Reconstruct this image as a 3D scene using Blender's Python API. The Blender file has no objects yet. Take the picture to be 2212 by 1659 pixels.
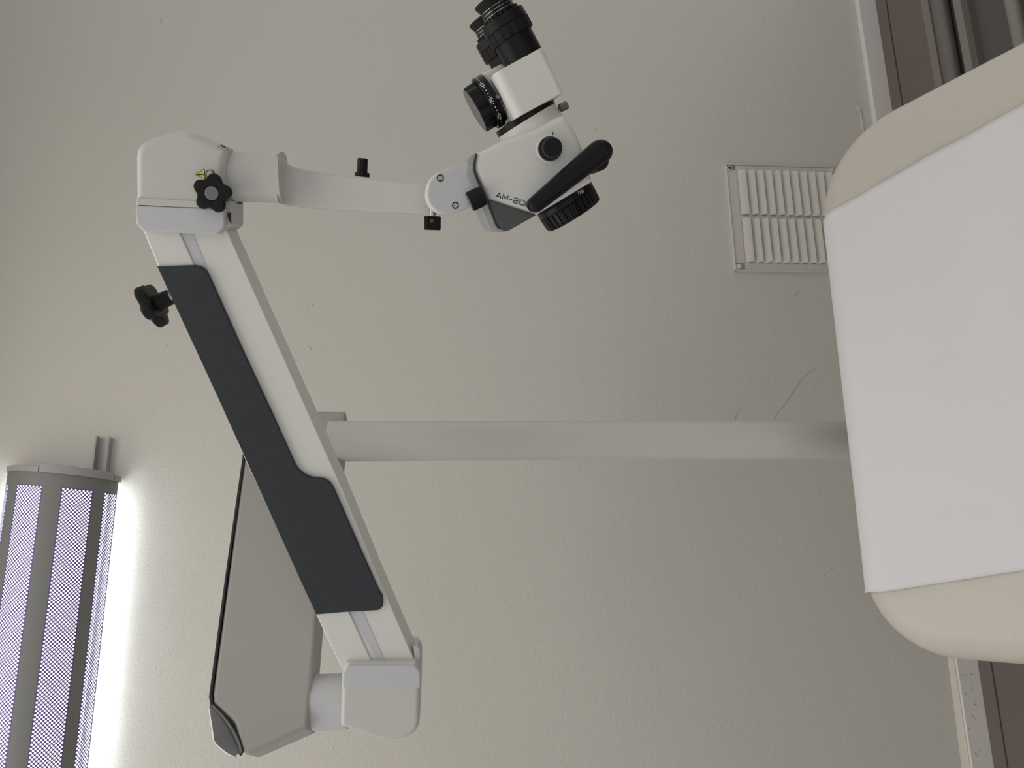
import bpy, bmesh, math, random
from mathutils import Vector, Matrix
random.seed(7)
sc = bpy.context.scene
col = sc.collection
V = Vector
rad = math.radians

# ------------------------------------------------------------------ camera
FPX = 1650.0
PITCH, ROLL, YAW = rad(5.0), rad(0.25), rad(14.0)      # phone held sideways, looking slightly down; wall yawed
F = V((0, math.cos(PITCH), -math.sin(PITCH)))
R0 = V((1, 0, 0)); U0 = R0.cross(F)
R = R0*math.cos(ROLL) + U0*math.sin(ROLL)
U = U0*math.cos(ROLL) - R0*math.sin(ROLL)
def ray(x, y):
    return F + R*((829.5 - y)/FPX) - U*((x - 1106)/FPX)
WD = V((math.cos(YAW), math.sin(YAW), 0))               # along the wall, to the right
WN = V((math.sin(YAW), -math.cos(YAW), 0))              # out of the wall, into the room
WDIST = 2.05                                            # distance to the wall along the view
SKIRT_T = 0.018
_r = ray(1892, 0)
_k = (F*WDIST).dot(WN)                                  # wall: (P-C).WN = _k
_t = (_k + SKIRT_T)/_r.dot(WN)
H = -(_r*_t).z                                          # eye height that puts the skirting's foot on the floor
C = V((0, 0, H))
cam = bpy.data.cameras.new('camera'); cam.sensor_width = 36; cam.lens = FPX/2212*36
cam.clip_start = 0.02
co = bpy.data.objects.new('camera', cam); col.objects.link(co)
m = Matrix((-U, R, -F)).transposed().to_4x4(); m.translation = C
co.matrix_world = m
sc.camera = co

# ------------------------------------------------------------------ light and exposure
sc.view_settings.view_transform = 'Standard'; sc.view_settings.look = 'None'
sc.view_settings.gamma = 1; sc.view_settings.use_curve_mapping = False
sc.view_settings.exposure = 0.0
w = bpy.data.worlds.new('room_light'); sc.world = w; w.use_nodes = True
w.node_tree.nodes['Background'].inputs[0].default_value = (1.0, 0.99, 0.97, 1)
w.node_tree.nodes['Background'].inputs[1].default_value = 0.64
CEIL = 2.75
def area(name, loc, target, sx, sy, power, color):
    l = bpy.data.lights.new(name, 'AREA'); l.shape = 'RECTANGLE'; l.size = sx; l.size_y = sy
    l.energy = power; l.color = color
    o = bpy.data.objects.new(name, l); col.objects.link(o); o.location = loc
    o.rotation_euler = (V(target) - V(loc)).to_track_quat('-Z', 'Y').to_euler()
    return o
area('ceiling_fixture_light', (-0.75, 0.55, CEIL-0.02), (-0.75, 0.55, 0), 3.0, 2.0, 25, (1.0, 0.97, 0.93))

# ------------------------------------------------------------------ materials
def mat(name, color, rough=0.5, metal=0.0, bump=0.0, bscale=80, bdist=0.001, spec=0.5, emit=None, es=0, coat=0, var=0.0, vscale=3):
    mt = bpy.data.materials.new(name); mt.use_nodes = True
    nt = mt.node_tree; b = nt.nodes['Principled BSDF']
    b.inputs['Base Color'].default_value = (*color, 1); b.inputs['Roughness'].default_value = rough
    b.inputs['Metallic'].default_value = metal; b.inputs['Specular IOR Level'].default_value = spec
    if coat: b.inputs['Coat Weight'].default_value = coat
    tc = nt.nodes.new('ShaderNodeTexCoord')
    if emit:
        b.inputs['Emission Color'].default_value = (*emit, 1); b.inputs['Emission Strength'].default_value = es
    if bump:
        n = nt.nodes.new('ShaderNodeTexNoise'); n.inputs['Scale'].default_value = bscale; n.inputs['Detail'].default_value = 4
        bp = nt.nodes.new('ShaderNodeBump'); bp.inputs['Strength'].default_value = bump; bp.inputs['Distance'].default_value = bdist
        nt.links.new(tc.outputs['Object'], n.inputs['Vector']); nt.links.new(n.outputs['Fac'], bp.inputs['Height'])
        nt.links.new(bp.outputs[0], b.inputs['Normal'])
    if var:
        n = nt.nodes.new('ShaderNodeTexNoise'); n.inputs['Scale'].default_value = vscale; n.inputs['Detail'].default_value = 5
        r = nt.nodes.new('ShaderNodeMapRange'); r.inputs['To Min'].default_value = 1-var; r.inputs['To Max'].default_value = 1+var
        mx = nt.nodes.new('ShaderNodeVectorMath'); mx.operation = 'SCALE'; mx.inputs[0].default_value = color
        nt.links.new(tc.outputs['Object'], n.inputs['Vector']); nt.links.new(n.outputs['Fac'], r.inputs['Value'])
        nt.links.new(r.outputs[0], mx.inputs['Scale']); nt.links.new(mx.outputs[0], b.inputs['Base Color'])
    return mt

def wall_material():
    mt = mat('painted_plaster', (0.60, 0.575, 0.52), 0.38, spec=0.5)
    nt = mt.node_tree; b = nt.nodes['Principled BSDF']; tc = [n for n in nt.nodes if n.type == 'TEX_COORD'][0]
    def noise(s, d, rough=0.5):
        n = nt.nodes.new('ShaderNodeTexNoise'); n.inputs['Scale'].default_value = s; n.inputs['Detail'].default_value = d
        n.inputs['Roughness'].default_value = rough
        nt.links.new(tc.outputs['Object'], n.inputs['Vector']); return n
    def bump(h, s, d, prev=None):
        k = nt.nodes.new('ShaderNodeBump'); k.inputs['Strength'].default_value = s; k.inputs['Distance'].default_value = d
        nt.links.new(h, k.inputs['Height'])
        if prev: nt.links.new(prev.outputs[0], k.inputs['Normal'])
        return k
    b1 = bump(noise(1.6, 2).outputs['Fac'], 0.5, 0.02)
    b2 = bump(noise(38, 4).outputs['Fac'], 0.35, 0.0011, b1)
    b3 = bump(noise(170, 3, 0.6).outputs['Fac'], 0.75, 0.0013, b2)
    # scattered pimples in the paint
    vo = nt.nodes.new('ShaderNodeTexVoronoi'); vo.inputs['Scale'].default_value = 7; nt.links.new(tc.outputs['Object'], vo.inputs['Vector'])
    mr = nt.nodes.new('ShaderNodeMapRange'); mr.inputs['From Min'].default_value = 0.0; mr.inputs['From Max'].default_value = 0.035
    mr.inputs['To Min'].default_value = 1; mr.inputs['To Max'].default_value = 0; mr.interpolation_type = 'SMOOTHSTEP'
    nt.links.new(vo.outputs['Distance'], mr.inputs['Value'])
    b4 = bump(mr.outputs[0], 0.6, 0.0015, b3)
    nt.links.new(b4.outputs[0], b.inputs['Normal'])
    n = noise(1.2, 4); r = nt.nodes.new('ShaderNodeMapRange'); r.inputs['To Min'].default_value = 0.95; r.inputs['To Max'].default_value = 1.05
    mx = nt.nodes.new('ShaderNodeVectorMath'); mx.operation = 'SCALE'; mx.inputs[0].default_value = (0.60, 0.575, 0.52)
    nt.links.new(n.outputs['Fac'], r.inputs['Value']); nt.links.new(r.outputs[0], mx.inputs['Scale']); nt.links.new(mx.outputs[0], b.inputs['Base Color'])
    return mt

M = dict(
    wall=wall_material(),
    ceiling=mat('ceiling_paint', (0.7, 0.68, 0.64), 0.8, bump=0.2),
    floor=mat('brown_vinyl', (0.155, 0.13, 0.118), 0.5, bump=0.15, bscale=120, var=0.06, vscale=6),
    seam=mat('seam_dark', (0.05, 0.03, 0.025), 0.7, var=0.1),
    skirt=mat('skirting_paint', (0.68, 0.645, 0.62), 0.4, bump=0.35, bscale=25, bdist=0.001, var=0.05, vscale=8),
    ledge=mat('skirting_ledge', (0.58, 0.55, 0.48), 0.45, bump=0.3, var=0.05),
    filler=mat('dirty_filler', (0.45, 0.40, 0.33), 0.7, bump=0.4, bscale=60, var=0.2, vscale=20),
    crack=mat('crack_dark', (0.27, 0.245, 0.21), 0.9, var=0.1),
    vent=mat('vent_paint', (0.60, 0.57, 0.52), 0.35, bump=0.3, bscale=40, var=0.03),
    white=mat('white_enamel', (0.70, 0.70, 0.66), 0.36, bump=0.12, bscale=900, bdist=0.0002, var=0.015, vscale=10),
    joint=mat('joint_enamel', (0.57, 0.565, 0.535), 0.40, bump=0.15, bscale=900, bdist=0.0002, var=0.015),
    arm=mat('shaded_enamel', (0.38, 0.37, 0.345), 0.42, bump=0.15, bscale=900, bdist=0.0002, var=0.015),  # darker copy of the joint enamel; the horizontal arm's shade is in this colour
    pole=mat('pole_enamel', (0.56, 0.555, 0.51), 0.35, bump=0.05, bscale=300, var=0.015),
    panel=mat('light_grey_plastic', (0.55, 0.56, 0.575), 0.42, bump=0.1, bscale=700, bdist=0.0002, var=0.015),
    dark=mat('textured_dark_plastic', (0.020, 0.025, 0.032), 0.40, spec=0.4, bump=1.0, bscale=650, bdist=0.0006, var=0.1, vscale=60),
    trim=mat('dark_trim', (0.02, 0.018, 0.024), 0.4, bump=0.1),
    cap=mat('dark_end_cap', (0.05, 0.052, 0.055), 0.6, spec=0.3, bump=0.1, var=0.04),
    wedge=mat('charcoal_plastic', (0.075, 0.075, 0.078), 0.5, bump=0.1, var=0.03),
    band=mat('grey_silver_band', (0.36, 0.37, 0.38), 0.3, 0.3, bump=0.05, var=0.03),
    black=mat('black_plastic', (0.004, 0.004, 0.005), 0.42, spec=0.25, bump=0.15, bscale=400, bdist=0.0003, var=0.05),
    blackg=mat('black_anodised', (0.003, 0.003, 0.004), 0.30, spec=0.25, bump=0.05, var=0.05),
    rubber=mat('black_rubber', (0.006, 0.006, 0.006), 0.55, spec=0.25, bump=0.1, var=0.05),
    disc=mat('grey_disc', (0.15, 0.152, 0.155), 0.5, bump=0.05, var=0.03),
    steel=mat('steel', (0.45, 0.43, 0.40), 0.25, 1.0, bump=0.05, var=0.05),
    bronze=mat('bronzed_metal', (0.20, 0.18, 0.16), 0.35, 1.0, bump=0.05, var=0.05),
    yellow=mat('sticker_yellow', (0.75, 0.65, 0.05), 0.5, var=0.02),
    ink=mat('print_dark', (0.02, 0.022, 0.03), 0.6, var=0.05),
    mark=mat('print_white', (0.65, 0.65, 0.62), 0.6, var=0.02),
    sticker=mat('sticker_grey', (0.42, 0.42, 0.43), 0.5, var=0.05, vscale=200),
    vinyl=mat('cream_vinyl', (0.55, 0.515, 0.455), 0.36, bump=0.55, bscale=230, bdist=0.0010, var=0.02),
    paper=mat('couch_paper', (0.69, 0.685, 0.70), 0.65, bump=0.5, bscale=420, bdist=0.0005, var=0.01, spec=0.3),
    frame=mat('couch_frame', (0.5, 0.5, 0.48), 0.4, bump=0.05, var=0.03),
    rail=mat('floor_unit_paint', (0.23, 0.205, 0.19), 0.4, bump=0.1, var=0.05),
    rail2=mat('floor_unit_mid', (0.15, 0.13, 0.12), 0.4, bump=0.1, var=0.05),
    raild=mat('floor_unit_dark', (0.105, 0.09, 0.084), 0.5, bump=0.1, var=0.05),
    shell=mat('lamp_shell', (0.20, 0.20, 0.185), 0.5, bump=0.1, bscale=200, var=0.02),
    perf=mat('perforated_sheet', (0.13, 0.09, 0.30), 0.45, var=0.04),
    endcap=mat('lamp_end_plastic', (0.36, 0.34, 0.34), 0.5, bump=0.1, var=0.04),
    reflector=mat('lamp_reflector', (0.85, 0.86, 0.85), 0.5, var=0.01),
    tube=mat('lamp_tube', (1, 1, 1), 0.5, emit=(0.84, 0.95, 1.0), es=26.0, var=0.001),
    diffuser=mat('lamp_diffuser', (0.9, 0.9, 0.9), 0.5, emit=(0.97, 0.94, 1.0), es=1.15, var=0.001),
    duct=mat('cable_duct', (0.42, 0.40, 0.40), 0.4, bump=0.05, var=0.03),
)

# ------------------------------------------------------------------ helpers
def finish(me, material, name, parent=None, sharp=32):
    for p in me.polygons: p.use_smooth = True
    me.materials.append(material)
    me.set_sharp_from_angle(angle=rad(sharp))
    o = bpy.data.objects.new(name, me); col.objects.link(o)
    if parent is not None:
        o.parent = parent
        o.matrix_parent_inverse = PINV.get(parent.name) or parent_inverse(parent)
    return o
PINV = {}
def parent_inverse(p):
    mt = Matrix.Identity(4); q = p
    while q is not None:
        mt = q.matrix_basis if q.parent is None else q.parent.matrix_basis @ mt
        q = q.parent
    root = p
    while root.parent: root = root.parent
    return root.matrix_basis.inverted() if p is root else Matrix.Identity(4)
class MB:
    def __init__(s): s.v = []; s.f = []
    def add(s, vs, fs):
        n = len(s.v); s.v += [V(q) for q in vs]; s.f += [tuple(i+n for i in q) for q in fs]; return s
    def build(s, name, material, parent=None, sharp=32, fix=True):
        me = bpy.data.meshes.new(name)
        # children meshes hold world coordinates relative to the root's origin
        o = V((0, 0, 0)); root = parent
        while root is not None and root.parent is not None: root = root.parent
        if root is not None: o = root.location
        me.from_pydata([tuple(q-o) for q in s.v], [], s.f); me.validate()
        if fix:
            bm = bmesh.new(); bm.from_mesh(me); bmesh.ops.remove_doubles(bm, verts=bm.verts, dist=2e-6); bmesh.ops.dissolve_degenerate(bm, dist=1e-6, edges=bm.edges); bmesh.ops.recalc_face_normals(bm, faces=bm.faces); bm.to_mesh(me); bm.free()
        for p in me.polygons: p.use_smooth = True
        me.materials.append(material); me.set_sharp_from_angle(angle=rad(sharp))
        ob = bpy.data.objects.new(name, me); col.objects.link(ob)
        if parent is not None: ob.parent = parent
        if fix and len(me.polygons) < 6000:
            wn = ob.modifiers.new('weighted_normals', 'WEIGHTED_NORMAL'); wn.keep_sharp = True; wn.weight = 80
        return ob
def tag(o, label=None, cat=None, group=None, kind=None):
    if label: o['label'] = label
    if cat: o['category'] = cat
    if group: o['group'] = group
    if kind: o['kind'] = kind
    return o
def empty(name, loc):
    o = bpy.data.objects.new(name, None); o.empty_display_size = 0.05; col.objects.link(o); o.location = loc; return o

class Plane:
    """a real plane in the room; n points towards the viewer side"""
    def __init__(s, p0, n, up=None):
        s.p0 = V(p0); s.n = V(n).normalized()
        up = V(up) if up is not None else V((0, 0, 1))
        s.e2 = (up - s.n*up.dot(s.n)).normalized(); s.e1 = s.e2.cross(s.n).normalized()
    def pt(s, x, y, off=0.0):
        r = ray(x, y); p0 = s.p0 + s.n*off
        return C + r*((p0 - C).dot(s.n)/r.dot(s.n))
    def to2(s, p): d = p - s.p0; return (d.dot(s.e1), d.dot(s.e2))
    def to3(s, a, b, off=0): return s.p0 + s.e1*a + s.e2*b + s.n*off
    def scale(s, x, y, off=0):      # metres per pixel there
        return (s.pt(x, y, off) - C).dot(F)/FPX
def vplane(pa, da, pb, db):
    """vertical plane through two pixels at given distances"""
    A = C + ray(*pa)*da; B = C + ray(*pb)*db
    d = B - A; d.z = 0; n = d.cross(V((0, 0, 1))).normalized()
    if n.dot(C - A) < 0: n = -n
    return Plane(A, n)
def zz(ox, oy, s, pts):
    return [(ox + p[0]*s, oy + p[1]*s) + tuple(p[2:]) for p in pts]
def fillet(pts, seg=6):
    """pts: (x,y[,r]) ; rounds each corner with radius r"""
    out = []; n = len(pts)
    for i in range(n):
        p = V(pts[i][:2]); r = pts[i][2] if len(pts[i]) > 2 else 0
        a = V(pts[i-1][:2]); b = V(pts[(i+1) % n][:2])
        if r <= 0: out.append(tuple(p)); continue
        da = (a-p); db = (b-p); la, lb = da.length, db.length; da.normalize(); db.normalize()
        ang = da.angle(db)
        if ang > 3.1: out.append(tuple(p)); continue
        t = min(r/math.tan(ang/2), la*0.48, lb*0.48); rr = t*math.tan(ang/2)
        bis = (da+db).normalized(); cc = p + bis*(rr/math.sin(ang/2))
        s0 = p + da*t - cc; s1 = p + db*t - cc
        tot = s0.angle(s1); cr = s0.x*s1.y - s0.y*s1.x; sg = 1 if cr > 0 else -1
        for k in range(seg+1):
            th = tot*k/seg*sg
            out.append((cc.x + s0.x*math.cos(th) - s0.y*math.sin(th), cc.y + s0.x*math.sin(th) + s0.y*math.cos(th)))
    return out
def spline(pts, k=4, closed=False):
    out = []; n = len(pts)
    rng = range(n if closed else n-1)
    for i in rng:
        g = (lambda j: V(pts[j % n][:2])) if closed else (lambda j: V(pts[min(max(j, 0), n-1)][:2]))
        p0, p1, p2, p3 = g(i-1), g(i), g(i+1), g(i+2)
        for j in range(k):
            t = j/k
            q = 0.5*((2*p1) + (p2-p0)*t + (2*p0-5*p1+4*p2-p3)*t*t + (3*p1-p0-3*p2+p3)*t**3)
            out.append(tuple(q))
    if not closed: out.append(tuple(pts[-1][:2]))
    return out
def inset2(pts, d):
    """offset inwards by edges; edges that would flip collapse to a point"""
    n = len(pts); P = [V(p) for p in pts]
    A = sum(P[i].x*P[(i+1) % n].y-P[(i+1) % n].x*P[i].y for i in range(n)); s = 1 if A > 0 else -1
    D = []; O = []
    for i in range(n):
        e = (P[(i+1) % n]-P[i]).normalized(); D.append(e); O.append(P[i] + V((-e.y, e.x))*s*d)
    act = list(range(n))
    def meet(a, b_):
        cr = D[a].x*D[b_].y - D[a].y*D[b_].x
        k = P[b_]; fa = O[a] + D[a]*((k-O[a]).dot(D[a])); fb = O[b_] + D[b_]*((k-O[b_]).dot(D[b_]))
        if abs(cr) < 0.02: return (fa+fb)/2
        w_ = O[b_]-O[a]; t = (w_.x*D[b_].y - w_.y*D[b_].x)/cr
        q = O[a] + D[a]*t
        if (q-k).length > max(6*d, 1e-6) and (b_ - a) % n == 1: return (fa+fb)/2
        return q
    for _ in range(60):
        m_ = len(act)
        if m_ <= 3: break
        cs = [meet(act[k-1], act[k]) for k in range(m_)]
        bad = [(( cs[(k+1) % m_]-cs[k]).dot(D[act[k]]), k) for k in range(m_)]
        bad = [q for q in bad if q[0] < -1e-7]
        if not bad: break
        bad.sort(); drop = bad[0][1]; act.pop(drop)
    m_ = len(act); cs = {act[k]: meet(act[k-1], act[k]) for k in range(m_)}
    out = [None]*n
    for k in range(m_):
        a = act[k-1]; b_ = act[k]; j = (a+1) % n
        while True:
            out[j] = cs[b_]
            if j == b_: break
            j = (j+1) % n
    return out
def prism2(mb, pts2, to3, off, thick, r=0.0, rb=None, seg=4):
    """pts2 in plane metres; front face at off, back at off-thick, rounded rims"""
    q = []
    for p in pts2:
        if not q or (V(p)-V(q[-1])).length > 1e-5: q.append(p)
    if (V(q[0])-V(q[-1])).length < 1e-5: q.pop()
    pts2 = q; n = len(pts2); rb = min(r, thick/2) if rb is None else rb; r = min(r, thick - rb)
    rings = []
    if r > 0:
        for k in range(seg+1):
            th = math.pi/2*k/seg; rings.append((r*(1-math.sin(th)), off - r*(1-math.cos(th))))
    else: rings.append((0, off))
    if rb > 0:
        for k in range(seg+1):
            th = math.pi/2*k/seg; rings.append((rb*(1-math.cos(th)), off - thick + rb*(1-math.sin(th))))
    else: rings.append((0, off-thick))
    vs = []
    for d, o in rings:
        for p in (inset2(pts2, d) if d > 1e-9 else pts2): vs.append(to3(p[0], p[1], o))
    fs = [tuple(range(n)), tuple(range((len(rings)-1)*n, len(rings)*n))[::-1]]
    for k in range(len(rings)-1):
        for i in range(n):
            j = (i+1) % n; fs.append((k*n+i, k*n+j, (k+1)*n+j, (k+1)*n+i))
    return mb.add(vs, fs)
def prism(pl, px, off, thick, r=0.0, rb=None, mb=None, seg=4):
    mb = mb or MB()
    pts2 = [pl.to2(pl.pt(p[0], p[1], off)) for p in px]
    return prism2(mb, pts2, pl.to3, off, thick, r, rb, seg)
def frame_of(axis, hint=None):
    a = V(axis).normalized(); h = V(hint) if hint is not None else (V((0, 0, 1)) if abs(a.z) < 0.9 else V((1, 0, 0)))
    x = (h - a*h.dot(a)).normalized(); return a, x, a.cross(x)
def lathe(p0, axis, prof, n=48, mod=None, mb=None, hint=None, capped=True):
    """prof: (height, radius); mod(theta, k) scales the radius"""
    mb = mb or MB(); a, x, y = frame_of(axis, hint); vs = []; fs = []
    for k, (h, r) in enumerate(prof):
        for i in range(n):
            t = 2*math.pi*i/n; rr = r*(mod(t, k) if mod else 1)
            vs.append(V(p0) + a*h + (x*math.cos(t) + y*math.sin(t))*rr)
    for k in range(len(prof)-1):
        for i in range(n):
            j = (i+1) % n; fs.append((k*n+i, k*n+j, (k+1)*n+j, (k+1)*n+i))
    if capped:
        fs.append(tuple(range(n))[::-1]); fs.append(tuple(range((len(prof)-1)*n, len(prof)*n)))
    return mb.add(vs, fs)
def rprof(r, h0, h1, b=0.001, b0=None):
    b0 = b if b0 is None else b0
    pr = []
    for k in range(4):
        t = math.pi/2*k/3; pr.append((h0 + b0*(1-math.sin(t)), r - b0*(1-math.cos(t)))) if b0 else None
    pr = pr[::-1]; pr = sorted(pr)
    if not b0: pr = [(h0, r)]
    for k in range(4):
        t = math.pi/2*k/3
        if b: pr.append((h1 - b*(1-math.sin(t)), r - b*(1-math.cos(t))))
    if not b: pr.append((h1, r))
    if b0: pr = sorted(pr[:4], key=lambda q: q[0]) + pr[4:]
    if b: pr = pr[:len(pr)-4] + sorted(pr[-4:], key=lambda q: q[0])
    return pr
def box(mb, o, ex, ey, ez):
    """o corner, ex,ey,ez edge vectors"""
    o = V(o); vs = [o, o+ex, o+ex+ey, o+ey, o+ez, o+ex+ez, o+ex+ey+ez, o+ey+ez]
    return mb.add(vs, [(0, 3, 2, 1), (4, 5, 6, 7), (0, 1, 5, 4), (1, 2, 6, 5), (2, 3, 7, 6), (3, 0, 4, 7)])
def text_mesh(txt, size, to3, mb, extr=0.0002, bold=0.0, align='CENTER', shear=0, width=1.0):
    cu = bpy.data.curves.new('t', 'FONT'); cu.body = txt; cu.size = 1; cu.align_x = align; cu.align_y = 'CENTER'; cu.offset = bold
    ob = bpy.data.objects.new('t', cu); col.objects.link(ob)
    me = bpy.data.meshes.new_from_object(ob)
    vs = [to3(q.co.x*size*width, q.co.y*size, extr) for q in me.vertices]
    mb.add(vs, [tuple(p.vertices) for p in me.polygons])
    bpy.data.objects.remove(ob); bpy.data.curves.remove(cu); bpy.data.meshes.remove(me)
    return mb

# ------------------------------------------------------------------ the room
W0 = C + WN*_k                                          # foot of the perpendicular on the wall, at eye height
WALL = Plane(V((W0.x, W0.y, 0)), WN)                     # e1 along wall?, e2 up
WALL.e1 = WD; WALL.e2 = V((0, 0, 1))
def wp(s, z, off=0): return WALL.p0 + WD*s + V((0, 0, z)) + WN*off
def wbox(mb, s0, s1, z0, z1, o0, o1):
    return box(mb, wp(s0, z0, o0), WD*(s1-s0), WN*(o1-o0), V((0, 0, z1-z0)))
S0, S1 = -2.6, 2.2
b = MB(); wbox(b, S0, S1, -0.05, CEIL+0.05, -0.12, 0)
wall = tag(b.build('wall_back', M['wall']), 'off white painted plaster wall with fine orange peel texture', kind='structure')
b = MB(); box(b, wp(S0, -0.05, -0.12), WD*(S1-S0), WN*4.4, V((0, 0, 0.05)))
tag(b.build('floor', M['floor']), 'brown grey vinyl floor', kind='structure')
b = MB(); box(b, wp(S0, CEIL, -0.12), WD*(S1-S0), WN*4.4, V((0, 0, 0.05)))
tag(b.build('ceiling', M['ceiling']), 'white ceiling', kind='structure')
# skirting board
zt = sum(((WALL.pt(x, y, SKIRT_T))).z for x, y in ((1851, 0), (2100, 1659)))/2
b = MB()
prof = [(0, 0), (0, zt), (0.004, zt+0.002), (SKIRT_T*0.55, zt+0.001), (SKIRT_T, zt-0.004), (SKIRT_T, 0)]
vs = []; 
for s in (S0, S1):
    for o, z in prof: vs.append(wp(s, z, o))
n = len(prof); b.add(vs, [tuple(range(n)), tuple(range(n, 2*n))[::-1]] + [(i, (i+1) % n, n+(i+1) % n, n+i) for i in range(n)])
sk = tag(b.build('baseboard_back', M['skirt'], sharp=20), 'white painted skirting board with chipped paint', kind='structure')
sl, _z = WALL.to2(WALL.pt(2095, 1437))
# old sealant bead that swells between wall and skirting at the left
def px_wall(x, y, off=0): return WALL.to2(WALL.pt(x, y, off))
b = MB(); vs = []; N = 40; sA = px_wall(2100, 1900)[0]; sB = px_wall(2060, 1300)[0]
for i in range(N+1):
    s = sA + (sB-sA)*i/N; wd = 0.012*(1-i/N)**0.6 + 0.003
    vs += [wp(s, zt+wd*1.2, 0.0005), wp(s, zt+wd*0.5, 0.003+wd*0.3), wp(s, zt+0.0005, 0.014), wp(s, zt-0.004, 0.0005)]
b.add(vs, [(4*i+k, 4*i+(k+1) % 4, 4*i+4+(k+1) % 4, 4*i+4+k) for i in range(N) for k in range(4)])
b.build('sealant_bead', M['ledge'], sk)
b = MB()
for k in range(26):
    s = px_wall(2105+random.uniform(-8, 12), 1500+random.uniform(-70, 150), SKIRT_T)[0]
    z = zt*random.uniform(0.35, 0.9); rr = random.uniform(0.0008, 0.003)
    poly = [(s + rr*random.uniform(0.5, 1.2)*math.cos(t), z + rr*random.uniform(0.4, 1.6)*math.sin(t)) for t in [j*math.pi/4 for j in range(8)]]
    b.add([wp(p[0], p[1], SKIRT_T+0.0002) for p in poly], [tuple(range(8))])
b.build('paint_chips', M['filler'], sk)
# raised lip of paint above the skirting at the right
b = MB(); pth = spline([px_wall(1851, 218), px_wall(1855, 240), px_wall(1858, 236), px_wall(1861, 262), px_wall(1867, 300), px_wall(1880, 380)], 5)
vs = []
for i, p in enumerate(pth):
    t = i/(len(pth)-1); hgt = 0.004*min(1, t*3)
    vs += [wp(p[0], p[1]+0.0015, 0.0002), wp(p[0], p[1], hgt+0.0004), wp(p[0], p[1]-0.004, 0.0002)]
b.add(vs, [(3*i+k, 3*i+k+1, 3*i+k+4, 3*i+k+3) for i in range(len(pth)-1) for k in range(2)])
b.build('lifted_paint', M['ledge'], wall)
# hairline cracks and specks
def wall_line(px, wpx, name='crack', mt='crack'):
    b = MB(); pts = spline(px, 4); vs = []; n = len(pts)
    for i, p in enumerate(pts):
        a = V(pts[max(i-1, 0)]); c_ = V(pts[min(i+1, n-1)]); d = (c_-a).normalized(); nn = V((-d.y, d.x))*wpx*(0.4+0.6*math.sin(math.pi*min(1, (i+1)/n)))*random.uniform(0.6, 1.2)
        j = V(p) + V((random.uniform(-.7, .7), random.uniform(-.7, .7)))
        vs += [WALL.pt(*(j+nn), 0.0004), WALL.pt(*(j-nn), 0.0004)]
    b.add(vs, [(2*i, 2*i+1, 2*i+3, 2*i+2) for i in range(n-1)]); return b.build(name, M[mt], wall, fix=False)
wall_line([(1666, 916), (1676, 898), (1700, 868), (1730, 822), (1762, 795)], 0.45)
wall_line([(1584, 916), (1591, 897), (1597, 884)], 0.4)
wall_line([(348, 39), (348, 51)], 1.0)
wall_line([(1718, 637), (1730, 627)], 0.6)
for x, y in ((1797, 1228), (1744, 1190), (1527, 1583)):
    b = MB(); q = WALL.pt(x, y, 0.0005); lathe(q, WN, [(0, 0.0014), (0.0006, 0.001)], 8, mb=b); b.build('speck', M['crack'], wall)
for x, y, rr in ((674, 659, .0035), (668, 754, .005), (361, 747, .003), (664, 130, .003), (1284, 281, .003), (1333, 282, .004)):
    b = MB(); q = WALL.pt(x, y); lathe(q, WN, [(0, rr), (0.001, rr*.8), (0.002, rr*.4), (0.0023, rr*.05)], 12, mb=b); b.build('paint_blob', M['wall'], wall)
# floor edge strip with its seam
sA = S0; b = MB(); o1 = (V(WALL.pt(1909, 0)) - WALL.p0)
def floor_off(x, y, z=0.0):           # distance of a floor point from the wall
    r = ray(x, y); q = C + r*((z - C.z)/r.z); return (q - WALL.p0).dot(WN), (q - WALL.p0).dot(WD)
so = (floor_off(1909, 0)[0] + floor_off(2183, 1659)[0])/2
wbox(b, S0, S1, 0.0, 0.0025, SKIRT_T, so); tag(b.build('trim_1', M['floor']), 'narrow brown vinyl edging strip on the floor', kind='structure')
b = MB(); wbox(b, S0, S1, 0.0, 0.0008, so, so+0.003); tag(b.build('trim_2', M['seam']), 'dark seam line in the floor', kind='structure')

# ------------------------------------------------------------------ low painted rail unit on the floor, far right
fo = lambda x, z: floor_off(x, 0, z)[0]
sS = floor_off(2000, 330)[1] - 0.35; sE = 1.75
ru = empty('floor_rail', wp(sE-0.5, 0, fo(2055, 0)))
tag(ru, 'low brown grey metal rail unit lying on the floor along the skirting board', 'metal rail')
b = MB(); wbox(b, sS, sE, 0.001, 0.005, fo(1988, .005), fo(2004, .005)); b.build('flange', M['rail'], ru)
b = MB(); wbox(b, sS, sE, 0.001, 0.003, fo(2004, .003), fo(2056, .003)); b.build('channel', M['raild'], ru)
r1_ = (fo(2051, .010)-fo(2026, .010))/2
b = MB(); lathe(wp(sS, r1_+.002, (fo(2051, .010)+fo(2026, .010))/2), WD, [(0, r1_), (sE-sS, r1_)], 32, mb=b); b.build('rounded_rail', M['rail2'], ru)
b = MB(); wbox(b, sS, sE, 0.001, 0.030, fo(2057, .030), fo(2074, .030)); b.build('upper_ledge', M['rail'], ru)
b = MB(); wbox(b, sS, sE, 0.001, 0.020, fo(2074, .030), fo(2088, .020)); b.build('lower_ledge', M['rail2'], ru)
b = MB(); wbox(b, sS, sE, 0.001, 0.004, fo(2088, .020), fo(2180, .004)); b.build('flat_plate', M['raild'], ru)
b = MB(); rr = 0.015; lathe(wp(sS, rr+0.012, fo(2191, .02)), WD, [(0, rr), (sE-sS, rr)], 24, mb=b); b.build('front_tube', M['rail'], ru)

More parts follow.
